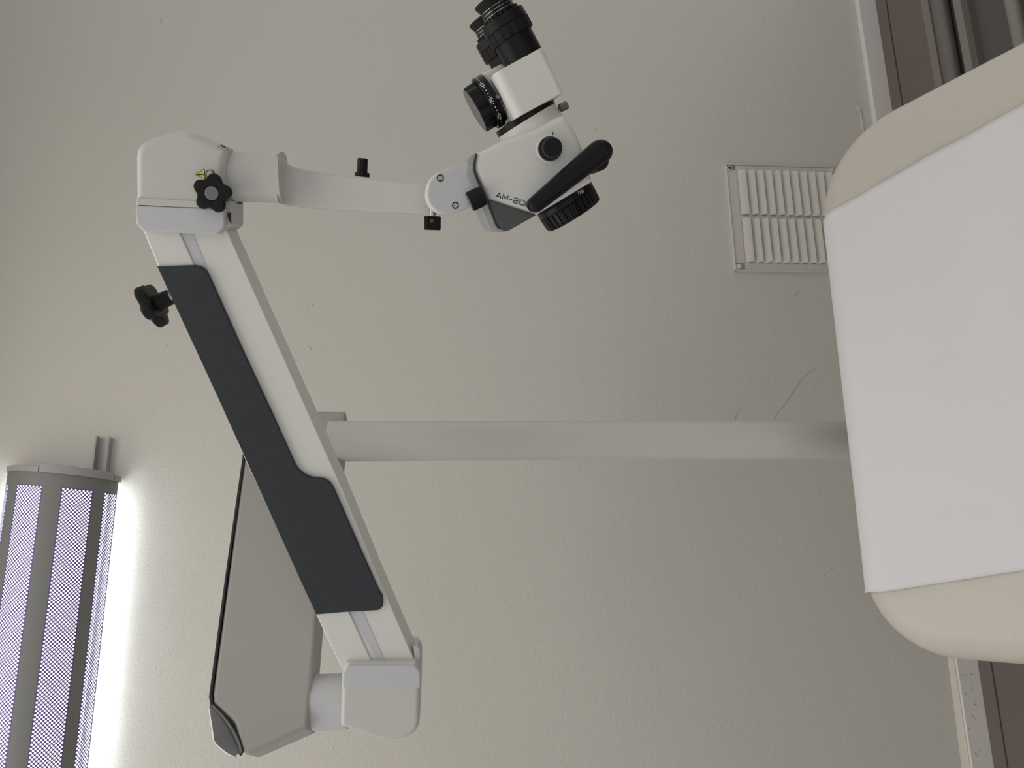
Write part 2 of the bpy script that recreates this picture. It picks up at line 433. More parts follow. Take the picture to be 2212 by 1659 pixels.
# ------------------------------------------------------------------ wall vent
vs0 = [px_wall(1564, 360), px_wall(1588, 586), px_wall(1577, 358), px_wall(1589, 588)]
sL = (px_wall(1589, 588)[0] + px_wall(1786, 590)[0])/2; sR = (px_wall(1577, 357)[0]+px_wall(1806, 362)[0])/2
zT = (px_wall(1565, 362)[1] + px_wall(1586, 584)[1])/2
zB = zT - (sR-sL)*1.12
vent = empty('wall_vent', wp((sL+sR)/2, zB, 0)); tag(vent, 'white painted louvred vent grille set low in the wall above the couch', 'vent')
b = MB(); fr = 0.028; T = 0.006
o2 = [(sL, zB, .006), (sR, zB, .006), (sR, zT, .006), (sL, zT, .006)]
o2 = fillet(o2, 4); tw = lambda a, c, off=0: wp(a, c, off)
# frame: four bars with raised rim
def wpr(mb, s0, s1, z0, z1, off, th, r): prism2(mb, fillet([(s0, z0, .001), (s1, z0, .001), (s1, z1, .001), (s0, z1, .001)], 2), tw, off, th, r, 0)
sm = sL + (sR-sL)*0.50; bw = 0.012
prism2(b, o2, tw, 0.004, 0.004, 0.002, 0)
for q in ((sL+0.004, sR-0.004, zT-0.033, zT-0.004), (sL+0.004, sR-0.004, zB+0.004, zB+0.03)): wpr(b, *q, T, 0.005, 0.002)
wpr(b, sL+0.004, sL+0.028, zB+0.004, zT-0.004, T, 0.005, 0.002); wpr(b, sR-0.022, sR-0.004, zB+0.004, zT-0.004, T, 0.005, 0.002)
# raised outer lip (thick paint)
for q in ((sL, sL+0.005, zB, zT), (sL, sR, zT-0.005, zT), (sL, sR, zB, zB+0.005), (sR-0.004, sR, zB, zT)): wpr(b, *q, 0.009, 0.007, 0.0024)
wpr(b, sm-bw/2, sm+bw/2, zB+0.02, zT-0.03, T, 0.005, 0.002)
b.build('frame', M['vent'], vent)
NS = 12; ztop = zT-0.034; zbot = zB+0.03; ph = (ztop-zbot)/NS
for s0_, s1_ in ((sL+0.027, sm-bw/2), (sm+bw/2, sR-0.021)):
    for k in range(NS):
        b = MB(); z1 = ztop - k*ph; vs = []
        prf = [(0.003, z1), (0.010, z1-ph*.25), (0.0155, z1-ph*.62), (0.017, z1-ph*.86), (0.015, z1-ph*.90), (0.012, z1-ph*.62), (0.005, z1-ph*.3), (0.001, z1-ph*.1)]
        if k == 0: prf = [(0.008, z1-.001), (0.0135, z1-ph*.3), (0.0165, z1-ph*.62), (0.017, z1-ph*.86), (0.015, z1-ph*.90), (0.012, z1-ph*.62), (0.005, z1-ph*.3), (0.001, z1-ph*.1)]
        for s in (s0_, s0_+.003, s1_-.003, s1_):
            for o, z in prf: vs.append(wp(s, z, o if s in (s0_+.003, s1_-.003) else o*0.85))
        n = len(prf); b.add(vs, [tuple(range(n)), tuple(range(3*n, 4*n))] + [(j*n+i, j*n+(i+1) % n, (j+1)*n+(i+1) % n, (j+1)*n+i) for j in range(3) for i in range(n)])
        b.build('louvre', M['vent'], vent)
for x, y, hole in ((1575.5, 364, True), (1597, 576, False), (1797, 370, False)):
    b = MB(); q = WALL.pt(x, y, 0.006); 
    if hole:
        lathe(q, WN, [(0, .0085), (.003, .0075), (.0042, .006), (.0035, .0045), (.0035, .002)], 20, mb=b); sc_ = b.build('screw', M['vent'], vent)
        b = MB(); lathe(q, WN, [(.0036, .0046), (.0039, .0046)], 16, mb=b); b.build('screw_hole', M['ink'], sc_)
    else:
        lathe(q, WN, [(0, .0085), (.003, .0075), (.0048, .005), (.0055, .001)], 20, mb=b); b.build('screw', M['vent'], vent)

# ------------------------------------------------------------------ wall lamp
RL = 0.128
sLe = px_wall(240, 1031)[0]                             # end of the lamp, on the wall
zb = (px_wall(262, 1060)[1] + px_wall(214, 1560)[1])/2
zc = zb + RL
LL = 1.25
lamp = empty('wall_lamp', wp(sLe-LL/2, zc, 0)); tag(lamp, 'long half round wall lamp with perforated grey cover, switched on', 'lamp')
def lp(th, v, rr=RL): # th 0 = up, 90 = front, 180 = down; v metres from the right-hand end
    t = rad(th); v = v - 0.085*rr*math.cos(t); return wp(sLe - v, zc + rr*math.cos(t), 0.006 + rr*math.sin(t))
aa = 0.0042; bb = 0.0042; rh = 0.0023; rows = int((LL-0.06)/bb)
bands = [(15, 8), (62, 8), (109.5, 8), (152, 5)]
edges = []
def dth(u): return math.degrees(u/RL)
for t0, nc in bands:
    b = MB(); v00 = 0.034
    def P(u, v): return lp(t0 + dth(u), v00 + v)
    for i in range(rows):
        odd = i % 2; nn = nc - odd; vc = (i+1)*bb
        for c_ in range(nn):
            uc = aa + 2*aa*c_ + (aa if odd else 0)
            cor = [(uc+aa, vc), (uc, vc+bb), (uc-aa, vc), (uc, vc-bb)]
            hl = [(uc + rh*math.cos(2*math.pi*k/12), vc + rh*math.sin(2*math.pi*k/12)) for k in range(12)]
            vs = [P(*q) for q in cor+hl]
            fs = [(k, (k+1) % 4, 4+((k+1)*3) % 12, 4+k*3+2, 4+k*3+1, 4+k*3) for k in range(4)]
            b.add(vs, fs)
        if not odd:
            w_ = 2*aa*nc
            b.add([P(0, vc), P(aa, vc+bb), P(0, vc+2*bb)], [(0, 1, 2)]); b.add([P(w_, vc), P(w_-aa, vc+bb), P(w_, vc+2*bb)], [(0, 1, 2)])
    for c_ in range(nc-1):
        b.add([P(aa+2*aa*c_, 0), P(3*aa+2*aa*c_, 0), P(2*aa+2*aa*c_, bb)], [(0, 1, 2)])
    b.add([P(0, 0), P(aa, 0), P(0, bb)], [(0, 1, 2)]); b.add([P(2*aa*nc, 0), P(2*aa*nc-aa, 0), P(2*aa*nc, bb)], [(0, 1, 2)])
    b.build('perforated_panel', M['perf'], lamp, fix=False)
    edges.append((t0, t0 + dth(2*aa*nc)))
VE = 0.034 + (rows+1)*bb
b = MB()
def strip(t0, t1, v0, v1, rr=RL, n=8, mb=b):
    vs = []
    for i in range(n+1):
        t = t0 + (t1-t0)*i/n; vs += [lp(t, v0, rr), lp(t, v1, rr)]
    mb.add(vs, [(2*i, 2*i+1, 2*i+3, 2*i+2) for i in range(n)])
TS, TE = 8, 171.5
prev = TS
for e0, e1 in edges: strip(prev, e0, 0.034, VE); prev = e1
strip(prev, TE, 0.034, VE); strip(TS, TE, 0, 0.034, n=40); strip(TS, TE, VE, LL, n=40)
b.build('cover', M['shell'], lamp, fix=False)
for v0, sgn in ((0.0, 1), (LL, -1)):
    b = MB()
    pts = [(RL*0.985*math.sin(rad(t)), RL*0.985*math.cos(rad(t))) for t in range(8, 173, 4)]
    pts = [(0.0, RL*.985*math.cos(rad(8)))] + pts + [(0.0, -RL*.985*math.cos(rad(8)))]
    vs = [wp(sLe-v0+sgn*0.002+.085*p[1], zc+p[1], .006+p[0]) for p in pts] + [wp(sLe-v0-sgn*0.003+.085*p[1], zc+p[1], .006+p[0]) for p in pts]; n = len(pts)
    b.add(vs, [tuple(range(n)), tuple(range(n, 2*n))[::-1]] + [(i, (i+1) % n, n+(i+1) % n, n+i) for i in range(n)])
    ec = b.build('end_plate', M['endcap'], lamp)
    for t0, t1, r1, ext in ((4, 86, RL+.003, .010), (87, 162, RL+.003, .016), (163, 174, RL+.003, .011)):
        b = MB(); n = 20; vs = []
        for i in range(n+1):
            t = t0 + (t1-t0)*i/n
            for rr, v in ((RL+.0005, v0-sgn*ext), (r1, v0-sgn*(ext-.001)), (r1, v0+sgn*.004), (RL+.0005, v0+sgn*.004), (RL-.006, v0-sgn*ext)):
                vs.append(lp(t, v, rr))
        fs = [(5*i+k, 5*i+(k+1) % 5, 5*i+5+(k+1) % 5, 5*i+5+k) for i in range(n) for k in range(5)] + [(0, 1, 2, 3, 4), tuple(5*n+k for k in range(5))]
        b.add(vs, fs); b.build('end_rim', M['endcap'], ec)
b = MB(); wbox(b, sLe-LL+.01, sLe-.01, zc-RL*.8, zc+RL*.8, 0.0, 0.02); b.build('reflector', M['reflector'], lamp)
b = MB(); nn = 40; vs = []
for i in range(nn+1):
    t = 15 + (165-15)*i/nn; vs += [lp(t, 0.012, RL-.016), lp(t, LL-.012, RL-.016)]
b.add(vs, [(2*i, 2*i+1, 2*i+3, 2*i+2) for i in range(nn)]); b.build('lit_diffuser', M['diffuser'], lamp, fix=False)
for t in (164, 16):
    b = MB(); p = lp(t, .03, RL-.030); q = lp(t, LL-.03, RL-.030); lathe(p, q-p, [(0, .008), ((q-p).length, .008)], 16, mb=b); b.build('tube', M['tube'], lamp)
# cable duct stub running out behind the lamp
d0 = px_wall(228, 944); zA = px_wall(213.5, 950)[1]; zB_ = px_wall(244, 950)[1]
cd = empty('cable_duct', wp(sLe, (zA+zB_)/2, 0)); tag(cd, 'short open grey cable channel on the wall at the end of the lamp', 'cable duct')
s_end = px_wall(229, 948)[0]
b = MB(); wbox(b, sLe-.02, s_end, zB_, zA, 0, .004); b.build('base', M['duct'], cd)
b = MB(); wbox(b, sLe-.02, s_end+.004, zA-.004, zA, .004, .022); b.build('side', M['duct'], cd)
b = MB(); wbox(b, sLe-.02, s_end+.002, zB_, zB_+.006, .004, .022); b.build('side', M['duct'], cd)

# ------------------------------------------------------------------ examination couch: raised backrest, seat, frame
BETA, ELEV = rad(13), rad(34.6)
B_ = V((math.cos(BETA), math.sin(BETA), 0)); _h = V((-math.sin(BETA), math.cos(BETA), 0))
A_ = _h*math.cos(ELEV) + V((0, 0, 1))*math.sin(ELEV)     # up along the backrest
N_ = B_.cross(A_)
PD0 = C + ray(1830, 875)*1.00                           # a point of the backrest's surface near its top edge
BP = Plane(PD0, N_, A_); BP.e1 = B_; BP.e2 = A_
def bp2(x, y, off=0): return BP.to2(BP.pt(x, y, off))
T = 0.085; rE = T/2
PadL, PadR, PadT = -0.312, 0.386, 0.018
couch = empty('examination_couch', (0, 0, 0))
tag(couch, 'cream vinyl examination couch with its backrest raised, under white paper', 'couch')
L_BACK = 0.62
pts = fillet([(PadL, PadT, .10), (PadL, -L_BACK, .03), (PadR+.05, -L_BACK, .03), (PadR, PadT, .13)], 14)
b = MB(); prism2(b, pts, BP.to3, 0.0, T, rE, rE, seg=8)
COUCH_LOC = BP.to3((PadL+PadR)/2, -L_BACK, -T); COUCH_LOC.z = 0
couch.location = COUCH_LOC
b.build('backrest', M['vinyl'], couch)
# seat section towards the viewer, frame, feet
foot = BP.to3(0, -L_BACK-0.02, 0); hz = V((-A_.x, -A_.y, 0)).normalized()
zs = foot.z - 0.0
SP = Plane(V((foot.x, foot.y, zs)), V((0, 0, 1)), -hz); SP.e1 = B_; SP.e2 = hz
b = MB(); prism2(b, fillet([(PadL, 0.03, .03), (PadR, 0.03, .03), (PadR, 0.95, .12), (PadL, 0.95, .12)], 8), SP.to3, -0.02, T, rE, rE, seg=6); b.build('seat', M['vinyl'], couch)
def cyl_between(mb, p, q, r, n=16): d = q-p; return lathe(p, d, [(0, r), (d.length, r)], n, mb=mb)
zf = zs - T - 0.05
for sx in (PadL+.08, PadR-.08):
    b = MB(); cyl_between(b, SP.to3(sx, -0.05, zf-zs), SP.to3(sx, 0.9, zf-zs), .018); b.build('side_rail', M['frame'], couch)
    b = MB(); cyl_between(b, BP.to3(sx, -L_BACK+.05, -T-.012), BP.to3(sx, -.25, -T-.012), .012); b.build('backrest_rail', M['frame'], couch)
    for sy in (0.02, 0.85):
        p = SP.to3(sx, sy, zf-zs); q = V((p.x, p.y, 0.001)); b = MB(); cyl_between(b, q, p, .018); b.build('leg', M['frame'], couch)
b = MB(); cyl_between(b, SP.to3(PadL+.08, 0.02, zf-zs), SP.to3(PadR-.08, 0.02, zf-zs), .014); b.build('cross_bar', M['frame'], couch)

# paper sheet over the backrest
def paper():
    b = MB(); ul0, ul1 = None, None
    # side edges on the pad, from the photograph's sheet: left and right edge at the top and further down
    lt = bp2(1868, 1285); lb = bp2(2212, 1232); rt = bp2(1788, 462); rb_ = bp2(2212, 228)
    def edge(p, q, v): return p[0] + (q[0]-p[0])*(v-p[1])/(q[1]-p[1])
    NV, NU = 90, 70; path = []
    g = 0.0015; vt = PadT - rE
    for i in range(50): v = -L_BACK+.03 + (vt+L_BACK-.03)*i/49; path.append((v, g, v))
    for i in range(1, 17): th = math.pi*i/16; path.append((vt + (rE+g)*math.sin(th), -rE + (rE+g)*math.cos(th), vt + 0.004*i))
    for i in range(1, 5): path.append((vt - .02*i, -T-g, vt+.07))
    path += []
    vs = []
    rnd = random.Random(3); wr = [(rnd.uniform(2, 9), rnd.uniform(-4, 4), rnd.uniform(0, 6), rnd.uniform(.00015, .0005)) for _ in range(10)]
    for v, nn, ve in path:
        a0 = edge(lt, lb, min(ve, 0.02)); a1 = edge(rt, rb_, min(ve, 0.02))
        for j in range(NU+1):
            t = j/NU; u = a0 + (a1-a0)*t
            h = sum(a*math.sin(6.28*(fx*u+fv*v*1.0)+p) for fx, fv, p, a in wr)
            ed = min(t, 1-t)*40; h = abs(h)*0.9
            msk = max(0, min(1, (-v-.03)/.12))*max(0, min(1, .35+t))
            h += msk*.0016*(1+math.sin(6.28*(8.5*v+1.6*u)+1.1*math.sin(9*u+3)))*(.5+.5*math.sin(11*u+5*v+1)) + .0006*(1+math.sin(6.28*(3.1*u-2.3*v)))
            if ed < 1: h += 0.0012*(1-ed)*(1+math.sin(v*90+t*40))*0.6
            k = 1.0 if nn > -0.01 else 0.4
            off = nn + h*k
            if nn < -0.02 and nn < -T*0.6: off = nn - h
            vs.append(BP.to3(u, v, off))
    n = NU+1
    b.add(vs, [(i*n+j, i*n+j+1, (i+1)*n+j+1, (i+1)*n+j) for i in range(len(path)-1) for j in range(NU)])
    o = b.build('paper_sheet', M['paper'], fix=False, sharp=60)
    tag(o, 'white paper sheet draped over the cream backrest of the couch', 'paper sheet')
    md = o.modifiers.new('thickness', 'SOLIDIFY'); md.thickness = 0.0004; md.offset = 1
    return o
paper()

# ------------------------------------------------------------------ the colposcope on its pole
AP = vplane((600, 950), 1.10, (600, 1600), 0.915)        # front face of the horizontal arm
pole_c = C + ray(1100, 952)*1.135
pole_loc = V((pole_c.x, pole_c.y, 0))
colp = empty('colposcope', pole_loc)
tag(colp, 'white colposcope microscope on a pole stand with folding arms and black controls', 'microscope')
PR = 0.0295
# pole with base
ztop_p = (AP.pt(745, 950, -0.03)).z
b = MB(); lathe(V((pole_c.x, pole_c.y, 0.06)), V((0, 0, 1)), [(0, PR), (ztop_p - 0.06 + 0.02, PR)], 48, mb=b); b.build('pole', M['pole'], colp)
b = MB(); lathe(V((pole_c.x, pole_c.y, 0.0)), V((0, 0, 1)), [(0.0, .15), (.03, .15), (.05, .12), (.06, .05), (.09, .045)], 40, mb=b); b.build('base', M['pole'], colp)
# horizontal arm
AT = 0.066
out = fillet([(541, 885), (746, 887, 2), (730, 1010), (685, 1333), (664, 1575, 6), (528, 1634, 14), (517, 1610, 10), (506, 1562, 30), (478, 1536, 14), (459, 1520, 10), (458, 1500, 6)], 6)
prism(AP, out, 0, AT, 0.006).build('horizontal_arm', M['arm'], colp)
ha = [o for o in colp.children][-1] if False else bpy.data.objects['horizontal_arm']
tr = [(538, 885), (541, 885), (529.5, 989), (492.5, 1240), (457.5, 1500), (459, 1520), (452, 1517), (450.5, 1505), (487.5, 1240), (526, 989)]
tr = [(532, 885), (541.3, 885), (529.3, 989), (492.0, 1240), (457.6, 1500), (459.5, 1521), (452.5, 1517), (450.6, 1505), (486.6, 1240), (523, 989)]
prism(AP, tr, 0.0005, AT, 0.001).build('top_seal', M['trim'], ha)
# slanted end cap: its inner edge on the front face, its outer edge further back
def patch(pl, front, back, o0, o1, name, mt, parent, bulge=0.0):
    b = MB(); n = len(front); vs = []; K = 6
    for k in range(K+1):
        t = k/K
        for i in range(n):
            p = pl.pt(*front[i], o0); q = pl.pt(*back[i], o1)
            vs.append(p.lerp(q, t) + pl.n*bulge*math.sin(math.pi*t))
    m0 = len(vs); fs = [(k*n+i, k*n+i+1, (k+1)*n+i+1, (k+1)*n+i) for k in range(K) for i in range(n-1)]
    b.add(vs, fs); o = b.build(name, mt, parent, fix=False)
    md = o.modifiers.new('thickness', 'SOLIDIFY'); md.thickness = .002; md.offset = 0
    return o
inner = spline([(454, 1519), (463, 1523), (484, 1545), (501, 1567), (513, 1588), (521, 1607), (524, 1624), (519, 1632)], 4)
inner2 = spline([(455, 1526), (464, 1531), (480, 1547), (496, 1570), (507, 1590), (515, 1608), (518, 1622), (515, 1629)], 4)
outer = spline([(454.5, 1530), (456.5, 1546), (459.5, 1564), (462.5, 1584), (465, 1600), (478, 1614), (496, 1627), (509, 1632)], 4)
patch(AP, inner, inner2, 0.0005, -0.004, 'seal', M['trim'], ha)
patch(AP, inner2, outer, -0.004, -0.036, 'end_cap', M['cap'], ha, 0.003)
rim = spline([(451.5, 1527), (454, 1546), (457, 1566), (460, 1586), (463.5, 1602), (477, 1617), (495, 1630), (510, 1635)], 4)
patch(AP, outer, rim, -0.036, -0.038, 'rim', M['white'], ha)
# end of the arm behind the cap
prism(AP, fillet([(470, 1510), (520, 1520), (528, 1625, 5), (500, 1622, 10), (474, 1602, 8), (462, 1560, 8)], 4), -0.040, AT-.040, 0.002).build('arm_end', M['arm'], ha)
# boss where the sleeve enters
b = MB(); sl_ax = AP.pt(668, 1517, -0.036); srad = 57.5*(sl_ax-C).dot(F)/FPX
lathe(sl_ax + V((0, 0, .03)), V((0, 0, -1)), rprof(srad*0.99, 0, .03 + (sl_ax.z - AP.pt(737, 1517, -.036).z) + .01, .001), 56, mb=b)
b.build('pivot_sleeve', M['panel'], colp)
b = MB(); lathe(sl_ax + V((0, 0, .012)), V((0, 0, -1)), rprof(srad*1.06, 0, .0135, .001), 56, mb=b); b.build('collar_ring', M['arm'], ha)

# spring arm
LP = vplane((825, 1520), 0.915, (400, 420), 0.785)       # front faces of the two joint housings
SPn = LP
so_ = -0.010                                              # spring arm lies a little behind the housings' faces
R22 = lambda pts: zz(420, 1240, .2526, pts)
R21 = lambda pts: zz(440, 860, .2351, pts)
R3 = lambda pts: zz(260, 260, .1808, pts)
R4 = lambda pts: zz(560, 280, .217, pts)
R5 = lambda pts: zz(260, 540, .217, pts)
R2 = lambda pts: zz(880, 230, .217, pts)
R1 = lambda pts: zz(960, 0, .1989, pts)
st = 0.040
arm_out = [(300, 480), (311, 502), (341, 575), (471, 860), (529, 991), (647, 1250), (683, 1328), (738, 1445), (760, 1470), (905, 1450), (897.5, 1432), (814.5, 1240), (741, 1060), (652, 860), (509, 540), (480, 475), (455, 440), (320, 440)]
sarm = prism(LP, arm_out, so_, st, 0.0012); sarm = sarm.build('spring_arm', M['white'], colp)
# raised lower plate (left of the groove)
plate = [(304, 488), (312, 502), (342, 575), (472, 860), (530, 991), (648, 1250), (684, 1328), (741, 1450), (812, 1450), (804, 1432), (754, 1322), (720, 1250), (590, 963), (419.5, 572), (386.6, 500), (380, 485)]
prism(LP, plate, so_+.0022, .004, .0012).build('side_plate', M['white'], sarm)
strip_ = [(388.5, 500), (415, 500), (452, 590), (470, 628), (840, 1445), (825, 1445), (756, 1322), (592, 963), (421.5, 572)]
prism(LP, strip_, so_+.0006, .002, .0003).build('groove_strip', M['panel'], sarm)
# dark cover
cov = R5([(363, 163), (740, 150), (800, 163), (850, 200), (880, 250), (1195, 955), (1525, 1659)])
cov += R21([(690, 280), (800, 520), (840, 610), (868, 655), (925, 702), (990, 730), (1060, 735), (1110, 745), (1155, 772), (1190, 820), (1400, 1300)])
cov += [(806.8, 1250)] + R22([(1578, 145), (1628, 250, 0), (1632, 308, 0), (1300, 325), (1040, 348)]) + [(646.6, 1250), (470.6, 860)]
_ci = [k for k, p in enumerate(cov) if abs(p[0]-(420+.2526*1632)) < .01 and abs(p[1]-(1240+.2526*308)) < .01][0]
cov[_ci] = (420+.2526*1618, 1240+.2526*309, 18); cov[_ci-1] = (cov[_ci-1][0]-5.2, cov[_ci-1][1]-16)
prism(LP, fillet(cov, 8), so_+.005, .005, .0011).build('dark_cover', M['dark'], sarm)
# tension knob on the upper edge
kn0 = LP.pt(371, 640, so_-.016); ax = (LP.pt(310, 668, so_-.016) - LP.pt(371, 640, so_-.016)).normalized()
ks = (kn0-C).dot(F)/FPX
b = MB(); lathe(kn0 - ax*.008, ax, [(0, 11*ks), (.008+5*ks, 11*ks)], 24, mb=b); tk = b.build('tension_knob', M['steel'], sarm)
b = MB(); lathe(kn0, ax, [(3*ks, 15*ks), (4*ks, 17*ks), (30*ks, 18.5*ks), (36*ks, 22*ks)], 32, mb=b); b.build('knob_hub', M['black'], sarm)
def lobes(n, amp): return lambda t, k: 1 - amp*(0.5+0.5*math.cos(n*t))**1.5
b = MB(); lathe(kn0, ax, [(32*ks, 30*ks), (34*ks, 46*ks), (36*ks, 49*ks), (50*ks, 50.5*ks), (55*ks, 49*ks), (58*ks, 44*ks), (58.5*ks, 20*ks)], 120, mod=lobes(5, .24), mb=b, hint=V((0, 0, 1))); b.build('lobed_grip', M['black'], sarm)
# clip at the lower end
prism(LP, fillet([(893, 1395, 3), (903, 1398, 5), (907, 1404, 4), (907.5, 1440), (896, 1440)], 5), -.012, .02, .001).build('end_clip', M['panel'], sarm)

# lower joint housing
jl = fillet(R22([(1258, 860, 0), (1268, 815, 0), (1300, 770, 0), (1330, 764, 8), (1895, 763, 10), (1936, 830, 25), (1932, 1100, 0), (1925, 1290, 45), (1890, 1370, 40), (1800, 1412, 40), (1660, 1438, 45), (1480, 1390, 60), (1245, 1308, 6)]), 7)
prism(LP, jl, 0, .066, .0065, .006, seg=5).build('lower_joint', M['joint'], colp)
lj = bpy.data.objects['lower_joint']
pnl = fillet(R22([(1266, 978), (1266, 850, 12), (1305, 783, 14), (1885, 783, 12), (1935, 835, 14), (1934, 978)]), 6)
prism(LP, pnl, .0012, .02, .0025).build('cover_panel', M['panel'], lj)

# upper joint housing (LP, a little in front)
uo = fillet(R3([(168, 430, 0), (180, 340, 30), (235, 262, 40), (330, 215, 40), (520, 160, 60), (720, 112, 50), (830, 118, 50), (1010, 208, 60), (1240, 300, 0), (1291, 325, 4), (1262, 450, 0), (1250, 600, 0), (1256, 850, 0), (1256, 1046, 0), (1040, 1046), (600, 1032), (175, 1012)]), 6)
prism(LP, uo, .004, .066, .0085, .006, seg=6).build('upper_joint', M['joint'], colp)
uj = bpy.data.objects['upper_joint']
uj2 = fillet(R3([(190, 900), (1325, 960), (1325, 1245, 6), (1262, 1300, 8), (1200, 1340), (240, 1300, 15), (190, 1230, 15)]), 4)
prism(LP, uj2, -.006, .05, .002).build('rear_housing', M['panel'], uj)
up = fillet(R3([(177, 1014), (600, 1033), (1040, 1048), (1246, 1052), (1245, 1270, 14), (1160, 1364, 16), (690, 1347), (270, 1328, 16), (182, 1230, 20)]), 6)
prism(LP, up, .0050, .020, .0022).build('cover_panel', M['panel'], uj)
led = R3([(196, 925), (900, 960), (1250, 985), (1250, 1050), (1040, 1046), (600, 1031), (200, 1008)])
prism(LP, led, .0052, .003, .0008).build('ledge', M['joint'], uj)
slot = R3([(1262, 1105), (1320, 1100), (1322, 1240), (1300, 1200)])
prism(LP, slot, -.0055, .002, 0).build('slot', M['trim'], uj)
# star knob
skc = LP.pt(460.5, 418, .016); kk = (skc-C).dot(F)/FPX
sn = (LP.n*1.0 + U*0.08).normalized()
def star(t, k): return 1 - .235*(0.5+0.5*math.cos(5*(t)))**1.3
hint = -U*math.cos(rad(-31)) + R*math.sin(rad(-31))
b = MB(); lathe(skc - sn*.012, sn, [(.0085, 33*kk), (.0095, 39*kk), (.0105, 41*kk), (.0148, 42.5*kk), (.016, 41.3*kk), (.0168, 38*kk), (.0168, 17*kk), (.0155, 16*kk)], 140, mod=lambda t, k: star(t, k) if k < 6 else 1, mb=b, hint=hint)
stk = b.build('star_knob', M['black'], uj)
b = MB(); lathe(skc - sn*.012, sn, [(.0150, 15.4*kk), (.0166, 15*kk), (.0169, 14*kk)], 32, mb=b); b.build('grey_cap', M['disc'], stk)
b = MB(); lathe(skc - sn*.013, sn, [(-.006, 22*kk), (.0105, 22*kk)], 24, mb=b); b.build('stem', M['black'], stk)
# warning triangle, slotted screw, small plate
tri = fillet(R3([(884, 648, 1), (1003, 580, 1.2), (1018, 702, 1.2)]), 3)
prism(LP, tri, .0045, .0005, 0).build('warning_label', M['ink'], uj); wl = bpy.data.objects['warning_label']
prism(LP, fillet(R3([(896, 648, .8), (997, 590, .8), (1009, 695, .8)]), 3), .0047, .0002, 0).build('yellow_face', M['yellow'], wl)
b = prism(LP, fillet(R3([(916, 638, 1.5), (970, 640, 1.2), (970, 654, 1.2), (916, 658, 1.5)]), 3), .0049, .0002, 0)
prism(LP, [(260+.1808*(989+9*math.cos(k*.63)), 260+.1808*(646+9*math.sin(k*.63))) for k in range(10)], .0049, .0002, 0, mb=b); b.build('exclamation_mark', M['ink'], wl)
b = MB(); q = LP.pt(454.3, 376, .004); lathe(q, LP.n, [(0, 9.3*kk), (.0006, 9.3*kk), (.0006, 7.4*kk), (.0002, 7.2*kk)], 28, mb=b); scw = b.build('slotted_screw', M['ink'], uj)
b = MB(); lathe(q, LP.n, [(0, 7.3*kk), (.0011, 7.3*kk), (.0015, 6.3*kk)], 28, mb=b); b.build('head', M['steel'], scw)
prism(LP, zz(454.3, 376, 1, [(-7, -4.2), (-5.8, -5.6), (7.4, 3.6), (6.2, 5.0)]), .0058, .0004, 0).build('slot', M['mark'], scw)
sl2 = R3([(1160, 275), (1215, 285), (1280, 318), (1252, 345), (1145, 300)])
prism(LP, sl2, .0046, .0042, 0).build('label_plate', M['sticker'], uj); lpz = bpy.data.objects['label_plate']
b = prism(LP, R3([(1203, 290), (1262, 316), (1246, 330), (1190, 303)]), .0048, .0002, 0); b.build('print', M['ink'], lpz)

# swivel collar and curved front arm
CP = Plane(LP.pt(545, 383, -.030), LP.n)
c0 = CP.pt(484, 380); rc = 54.5*(CP.pt(545, 383)-C).dot(F)/FPX
cl = (c0.z - CP.pt(601.5, 384, rc).z)
def squarish(t, k): return 1.0/( (abs(math.cos(t))**3.2+abs(math.sin(t))**3.2)**(1/3.2))*0.985
hintc = LP.n
b = MB(); lathe(c0, V((0, 0, -1)), rprof(rc, 0, cl, .0003, .0015), 72, mod=squarish, mb=b, hint=hintc); b.build('swivel_collar', M['joint'], colp)
scol = bpy.data.objects['swivel_collar']
b = MB(); lathe(c0 + V((0, 0, .002)), V((0, 0, -1)), [(0, rc*1.03), (.0105*0.5, rc*1.03)], 72, mod=squarish, mb=b, hint=hintc); b.build('seam_ring', M['trim'], scol)
b = MB(); q = CP.pt(515, 437.5, -.0); lathe(q + (-R)*.0 , -R, [(-.001, .004), (.0005, .004)], 20, mb=b, hint=U); b.build('port', M['ink'], scol)
# front arm as a loft: top edge, bottom edge, distance of the front face
secs = [(597, 330.5, 434.5, .0235, .008), (600, 330.5, 435.5, .0235, .007), (602.5, 331.5, 438.5, .020, .005), (607, 339, 440.5, .012, -.002), (613, 346, 442, .004, -.008), (621, 353, 443.6, -.002, -.014), (631, 358.5, 445, -.006, -.017), (645, 362.5, 447.2, -.008, -.018), (665, 367.5, 449.4, -.008, -.018), (695, 372.2, 452, -.006, -.018), (735, 377, 454.3, -.003, -.018), (780, 381.5, 457, .001, -.018), (830, 387.5, 459.6, .005, -.018), (870, 391.5, 461, .008, -.018), (905, 393.5, 462.5, .010, -.018), (925, 392, 463.5, .011, -.018), (945, 396, 463, .010, -.018)]
b = MB(); vs = []; K = 5
FA = []
for x, y0, y1, of, bt in secs:
    ring = []
    p0 = CP.pt(x, y0, of-.003); p1 = CP.pt(x, y1, of-.003)
    rr = .0035
    e = (p1-p0).normalized()
    def arc(pc, a0, a1, r_):
        return [pc + e*(r_*math.cos(a0+(a1-a0)*j/K)) + CP.n*(r_*math.sin(a0+(a1-a0)*j/K)) for j in range(K+1)]
    pb0 = p0 - CP.n*(of-.003-bt); pb1 = p1 - CP.n*(of-.003-bt)
    ring += arc(p0 + e*rr + CP.n*(0), math.pi, math.pi/2, rr)
    ring += arc(p1 - e*rr, math.pi/2, 0, rr)
    ring += arc(pb1 - e*rr, 0, -math.pi/2, rr)
    ring += arc(pb0 + e*rr, -math.pi/2, -math.pi, rr)
    vs += ring
